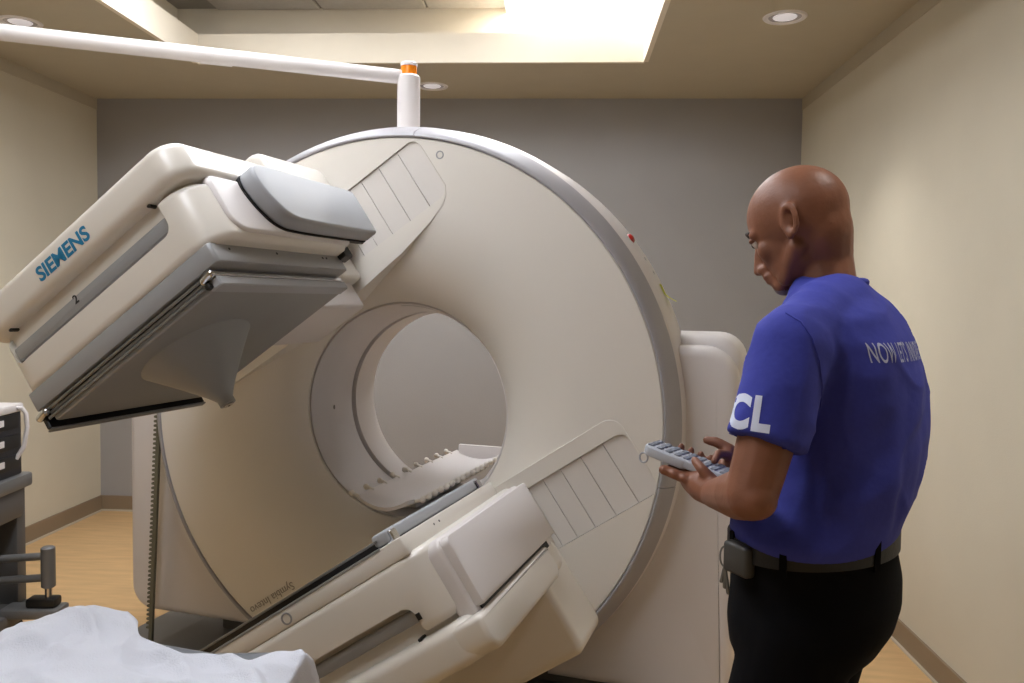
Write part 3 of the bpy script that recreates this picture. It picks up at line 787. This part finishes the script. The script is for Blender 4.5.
# left hand: holds the device from below, near side (w ~ -.03 is near edge)
pw = LWr; k0 = RP_(.075, .0, -.030)
chain(bm, [pw, pw.lerp(k0, .5), k0], [.026, .031, .027])
ell(bm, pw.lerp(k0, .62)+rw*.004, ((k0-pw)*.55, rw*.036, rn*.019))
for i in range(4):
    base = RP_(.060+.022*i, -.024+.002*i, -.030)
    mid = RP_(.068+.022*i, .016, -.026-.003*(i % 2)); 
    k1 = RP_(.060+.021*i, -.010, -.027); k2 = RP_(.066+.022*i, .030, -.020); k3 = RP_(.068+.022*i, .048, -.004); k4 = RP_(.069+.022*i, .046, .012)
    # knuckles seen on the near lower side
    kk = RP_(.058+.023*i, -.036, -.022)
    chain(bm, [pw.lerp(k0, .55+.12*i), kk, k1, k2, k3, k4], [.013, .0105, .0100, .0092, .0086, .0076], 10)
chain(bm, [pw.lerp(k0, .35)-rw*.012+rn*.006, RP_(.022, -.046, -.002), RP_(.048, -.048, .012), RP_(.070, -.036, .019)], [.015, .0125, .0108, .0088], 10)
# right hand: from the far side, thumb along the top
pr = RWr; rk = RP_(.030, .075, .000)
ell(bm, pr.lerp(rk, .55), ((rk-pr)*.62, rn*.020, rl*.038))
chain(bm, [pr, rk], [.026, .024])
chain(bm, [pr.lerp(rk, .5)+rn*.014, RP_(.045, .074, .034), RP_(.072, .070, .040), RP_(.094, .066, .038)], [.015, .0125, .0112, .0090], 10)
for i in range(4):
    b_ = RP_(.022+.019*i, .070, .012); 
    if i == 0:
        chain(bm, [rk, RP_(.040, .060, .026), RP_(.052, .034, .030), RP_(.050, .016, .017)], [.013, .0105, .0095, .0078], 10)
    else:
        chain(bm, [rk, RP_(.030+.02*i, .060, -.006), RP_(.036+.02*i, .042, -.018), RP_(.036+.02*i, .022, -.020)], [.013, .0102, .0094, .008], 10)
# legs inside trousers
FL = Vector((pel.x, pel.y, 0))+Lv*.10+Fv*.03; FR = Vector((pel.x, pel.y, 0))-Lv*.10+Fv*.02
for s, ft in ((1, FL), (-1, FR)):
    chain(bm, [pel+Lv*s*.085-Zv*.03, ft+Zv*.50+Fv*.03, ft+Zv*.10], [.075, .055, .04])
me = organic(bm, 'body', .0042, smooth=4)
body = link('body', me, M_SKIN, man, MI, smooth=180)
# eyes, brows, beard
for s in (1, -1):
    bm = bmesh.new(); ball(bm, HP(.079, s*.031, -.028), .0125, 16, 10); e = fin(bm, 'eyeball', M_EYE, man, MI, smooth=180)
    bm = bmesh.new(); ell(bm, HP(.0885, s*.032, -.031), (hf*.004, hl*.006, hu*.006), 12, 8); fin(bm, 'iris', M_HAIR, e)
    bm = bmesh.new(); ell(bm, HP(.082, s*.031, -.023), (hf*.0125, hl*.016, hu*.0075), 16, 8); fin(bm, 'eyelid', M_SKIN, e)
    bm = bmesh.new(); chain(bm, [HP(.099, s*.012, -.008), HP(.0945, s*.030, -.004), HP(.082, s*.048, -.009)], [.0035, .0042, .0028], 8); fin(bm, 'eyebrow', M_HAIR, man, MI)
bm = bmesh.new(); ell(bm, HP(.073, 0, -.120), (hf*.0185, hl*.022, hu*.019), 16, 10); fin(bm, 'goatee', M_GOATEE, man, MI, smooth=180)
# shirt
bm = bmesh.new()
loft(bm, [tor(829, 280, .055, .063, 1.55), tor(833, 291, .070, .084, 1.54), tor(839, 303, .088, .130), tor(841, 318, .105, .172), tor(844, 340, .120, .188), tor(846, 370, .131, .190), tor(847, 400, .134, .185), tor(846, 430, .133, .178), tor(842, 465, .132, .172), tor(831, 492, .138, .172), tor(817, 512, .145, .176), tor(812, 526, .146, .180), tor(812, 545, .134, .165)], 56)
for sh_, el_ in ((LSh, LEl), (RSh, REl)):
    d_ = (el_-sh_).normalized(); hem = sh_+d_*((el_-sh_).length*.66)
    tube(bm, [sh_-d_*.045, sh_-d_*.03, sh_, sh_.lerp(hem, .5), hem-d_*.01, hem], [.03, .058, .068, .066, .0635, .0660], 28)
capsule(bm, LSh+Vector((0, 0, .005)), PX(838, 312, 1.5), .060, .07); capsule(bm, RSh+Vector((0, 0, .005)), PX(838, 312, 1.56), .060, .07)
me = organic(bm, 'tshirt', .0065, smooth=9)
# gentle drag folds
NRM = [v.normal.copy() for v in me.vertices]
for v, nv in zip(me.vertices, NRM):
    p = v.co.copy(); q = p-pel
    l_ = q.dot(Lv); f_ = q.dot(Fv); z_ = p.z
    dirn = Vector((f_, l_, 0)); 
    n1 = noise.noise(Vector((l_*13+z_*6, f_*13-z_*4, z_*3)))
    n2 = noise.noise(Vector((l_*7, f_*7, z_*16+l_*10)))
    amp = .007+.006*max(0, min(1, (1.25-z_)*4))
    k_ = max(0, min(1, (z_-1.055)*12))
    an_ = math.atan2(l_, -f_); low = max(0, min(1, (1.36-z_)*4))
    n2 += low*.9*sin(an_*13+z_*5+2.5*noise.noise(Vector((an_*2, z_*4, 1))))*max(0, .4+noise.noise(Vector((an_*3, z_*2, 6))))
    n2 += .8*(1-abs(noise.noise(Vector((l_*9+f_*4, f_*9-l_*3, z_*7)))))**6
    v.co = p+nv*(n1*amp+n2*.005)*k_
shirt = link('tshirt', me, M_SHIRT, man, MI, smooth=180)
bmS = bmesh.new(); bmS.from_mesh(me); bvh = BVHTree.FromBMesh(bmS)
# collar rib
bm = bmesh.new()
cc, ca, cb = tor(830, 286, .060, .070, 1.55); cb_ = cb
pts = [cc+ca*cos(2*PI*k/40)+cb*sin(2*PI*k/40)-Zv*.007*cos(2*PI*k/40) for k in range(41)]
tube(bm, pts, .008, 10, caps=False); fin(bm, 'collar', M_SHIRT, shirt, smooth=60)
def project(bm_, origin, right, up, d, off=.0010):
    dead = []
    for v in bm_.verts:
        o_ = origin+right*v.co.x+up*v.co.y
        h = bvh.ray_cast(o_, d)
        if h[0] is None: dead.append(v); continue
        v.co = h[0]-d*off
    if dead: bmesh.ops.delete(bm_, geom=dead, context='VERTS')
# sleeve letters
bm = text_mesh('CL', .074, 0, xs=.80, bold=.0036, sub=4, space=1.12)
o_ = PX(750, 413, 1.0); dirS = (PX(760, 411, 1.35)-PX(712, 405, .9)).normalized()
dirS = (ray(749, 412)*.90+Vector((.22, 0, 0))).normalized()
tgt = bvh.ray_cast(CAM, ray(747, 414).normalized())[0]
sr = Vector((.985, .02, -.10)); sr = (sr-dirS*sr.dot(dirS)).normalized(); su = sr.cross(dirS).normalized()
if su.z < 0: su = -su
project(bm, tgt-dirS*.3, sr, su, dirS)
fin(bm, 'sleeve_lettering', M_SHIRTP, shirt, smooth=0, normals=True)
# back letters
bm = text_mesh("NOW LET'S INNOVATE", .047, 0, xs=.335, bold=.0003, sub=3, align='LEFT', space=1.05, word=1.7)
tgt = bvh.ray_cast(CAM, ray(867, 354).normalized())[0]
project(bm, tgt-Fv*.4, -Lv, Zv, Fv)
fin(bm, 'back_lettering', M_SHIRTB, shirt, smooth=0)
# armhole seam and sleeve-hem stitch lie on the cloth
def seam(pixels, name):
    pts = []
    for (xa, ya), (xb, yb) in zip(pixels, pixels[1:]):
        for k in range(6):
            h = bvh.ray_cast(CAM, ray(xa+(xb-xa)*k/6, ya+(yb-ya)*k/6).normalized())
            if h[0] is not None: pts.append(h[0]+h[1]*.0004)
    b_ = bmesh.new(); tube(b_, pts, .0016, 6); fin(b_, name, M_SHIRT, shirt, smooth=60)
seam([(786, 313), (801, 322), (812, 338), (819, 360), (822, 385), (820, 412)], 'armhole_seam')
seam([(730, 433), (745, 439), (765, 444), (790, 449)], 'hem_stitch')
bmS.free()
# trousers
bm = bmesh.new()
loft(bm, [tor(812, 532, .140, .172, 1.54), tor(812, 542, .145, .174, 1.54), tor(815, 565, .150, .176, 1.55), tor(815, 592, .150, .178, 1.55), tor(810, 617, .146, .178, 1.55), tor(802, 645, .125, .165, 1.55)], 48)
for s, ft in ((1, FL), (-1, FR)):
    chain(bm, [pel+Lv*s*.088-Zv*.02-Fv*.0, pel+Lv*s*.088-Zv*.19+Fv*.035, ft+Zv*.52+Fv*.05, ft+Zv*.25+Fv*.01], [.100, .096, .070, .064], 20)
    tube(bm, [ft+Zv*.30+Fv*.01, ft+Zv*.16, ft+Zv*.045-Fv*.005], [.064, .062, .066], 20)
me = organic(bm, 'trousers', .008, smooth=6)
NRM = [v.normal.copy() for v in me.vertices]
for v, nv in zip(me.vertices, NRM):
    p = v.co.copy(); q = p-pel
    n1 = noise.noise(Vector((q.dot(Lv)*9, q.dot(Fv)*9, p.z*5))); v.co = p+nv*n1*.005
tr = link('trousers', me, M_PANTS, man, MI, smooth=180)
# belt, loops, phone case, key clip
def beltp(t, k=1.0, dz=0):
    c, a, b = tor(812, 536, .1475*k, .1795*k, 1.54); return c+a*cos(t)+b*sin(t)+Zv*(dz+.012*cos(t)*-1)
bm = bmesh.new(); N = 72; ringsb = []
for k in range(N):
    t = 2*PI*k/N
    ringsb.append([bm.verts.new(beltp(t, kk_, dz_)) for kk_, dz_ in ((.985, -.017), (1.012, -.017), (1.012, .017), (.985, .017))])
for k in range(N):
    P, Q = ringsb[k], ringsb[(k+1) % N]
    for i in range(4): bm.faces.new((P[i], P[(i+1) % 4], Q[(i+1) % 4], Q[i]))
fin(bm, 'belt', M_BELT, man, MI)
for t in (2.6, 1.55, .75, 3.7, 5.2):
    c_ = beltp(t, 1.012); n_ = (c_-beltp(t, .9)).normalized(); t_ = Zv.cross(n_)
    bm = bmesh.new(); box(bm, -.006, .006, -.003, .003, -.028, .028, f=lambda p: c_+t_*p.x+n_*p.y+Zv*p.z); fin(bm, 'belt_loop', M_PANTS, man, MI)
c_ = beltp(.95, 1.03, -.012); n_ = (c_-beltp(.95, .9)).normalized(); n_.z = 0; n_.normalize(); t_ = Zv.cross(n_)
bm = bmesh.new(); box(bm, -.032, .032, -.012, .012, -.030, .026, bev=.008, seg=3, f=lambda p: c_+t_*p.x+n_*p.y+Zv*p.z); fin(bm, 'belt_pouch', M_CASE, man, MI)
bm = bmesh.new(); kc = beltp(.35, 1.03, -.02); kt = Fv.cross(Zv)
tube(bm, [kc+Fv*.010*cos(t)+Zv*(-.018+.02*sin(t)) for t in [2*PI*k/16 for k in range(17)]], .0018, 8); 
for k in range(3): capsule(bm, kc-Zv*.036, kc-Zv*(.066+.01*k)+Fv*(.006-.007*k), .003, .004, 8)
fin(bm, 'keys', M_STEEL, man, MI)
# shoes
for ft in (FL, FR):
    bm = bmesh.new()
    ell(bm, ft+Fv*.075+Zv*.045, (Fv*.115, Lv*.045, Zv*.040)); ell(bm, ft-Fv*.03+Zv*.055, (Fv*.06, Lv*.04, Zv*.055)); ell(bm, ft+Fv*.15+Zv*.035, (Fv*.07, Lv*.046, Zv*.032))
    me = organic(bm, 'shoe', .008, smooth=4)
    for v in me.vertices: v.co.z = max(v.co.z, .0)
    link('shoe', me, M_BLACK, man, MI, smooth=180)

# ================================================================== REMOTE
rc = empty('remote_control', (0, 0, 0), 0, 'pale grey handheld remote with rows of buttons in the man\'s hands', 'remote control')
rc.location = RP_(RL/2, 0.008, 0)
MRm = Matrix((( rl.x, rw.x, rn.x, 0), (rl.y, rw.y, rn.y, 0), (rl.z, rw.z, rn.z, 0), (0, 0, 0, 1)))
hl_ = RL/2+.004
bm = bmesh.new(); prism(bm, rrect(-hl_, hl_, -.032, .032, .012, 4), -.009, .009, bev=.004, seg=3); rbdy = fin(bm, 'case', M_REMOTE, rc, MRm)
bm = bmesh.new(); prism(bm, rrect(.0, hl_-.004, -.034, .034, .010, 4), -.012, .0075, bev=.004, seg=2); fin(bm, 'grip_shell', M_REMOTE, rc, MRm)
bb = bmesh.new(); prism(bb, rrect(-.0062, .0062, -.0075, .0075, .003, 3), 0, .004, bev=.0015, seg=1)
bmesh.ops.recalc_face_normals(bb, faces=bb.faces); bme = bpy.data.meshes.new('button'); bb.to_mesh(bme); bb.free(); bme.materials.append(M_BTN)
for i in range(9):
    for j in range(3):
        o = bpy.data.objects.new('key', bme); COL.objects.link(o); o.parent = rc
        o.matrix_basis = MRm @ Matrix.Translation((-hl_+.022+.0195*i, -.019+.019*j, .0078))
bm = bmesh.new(); tube(bm, [Vector((hl_-.004+.009*cos(t), -.026, -.020+.010*sin(t))) for t in [2*PI*k/18 for k in range(19)]], .002, 8); fin(bm, 'hanging_ring', M_REMOTE, rc, MRm)
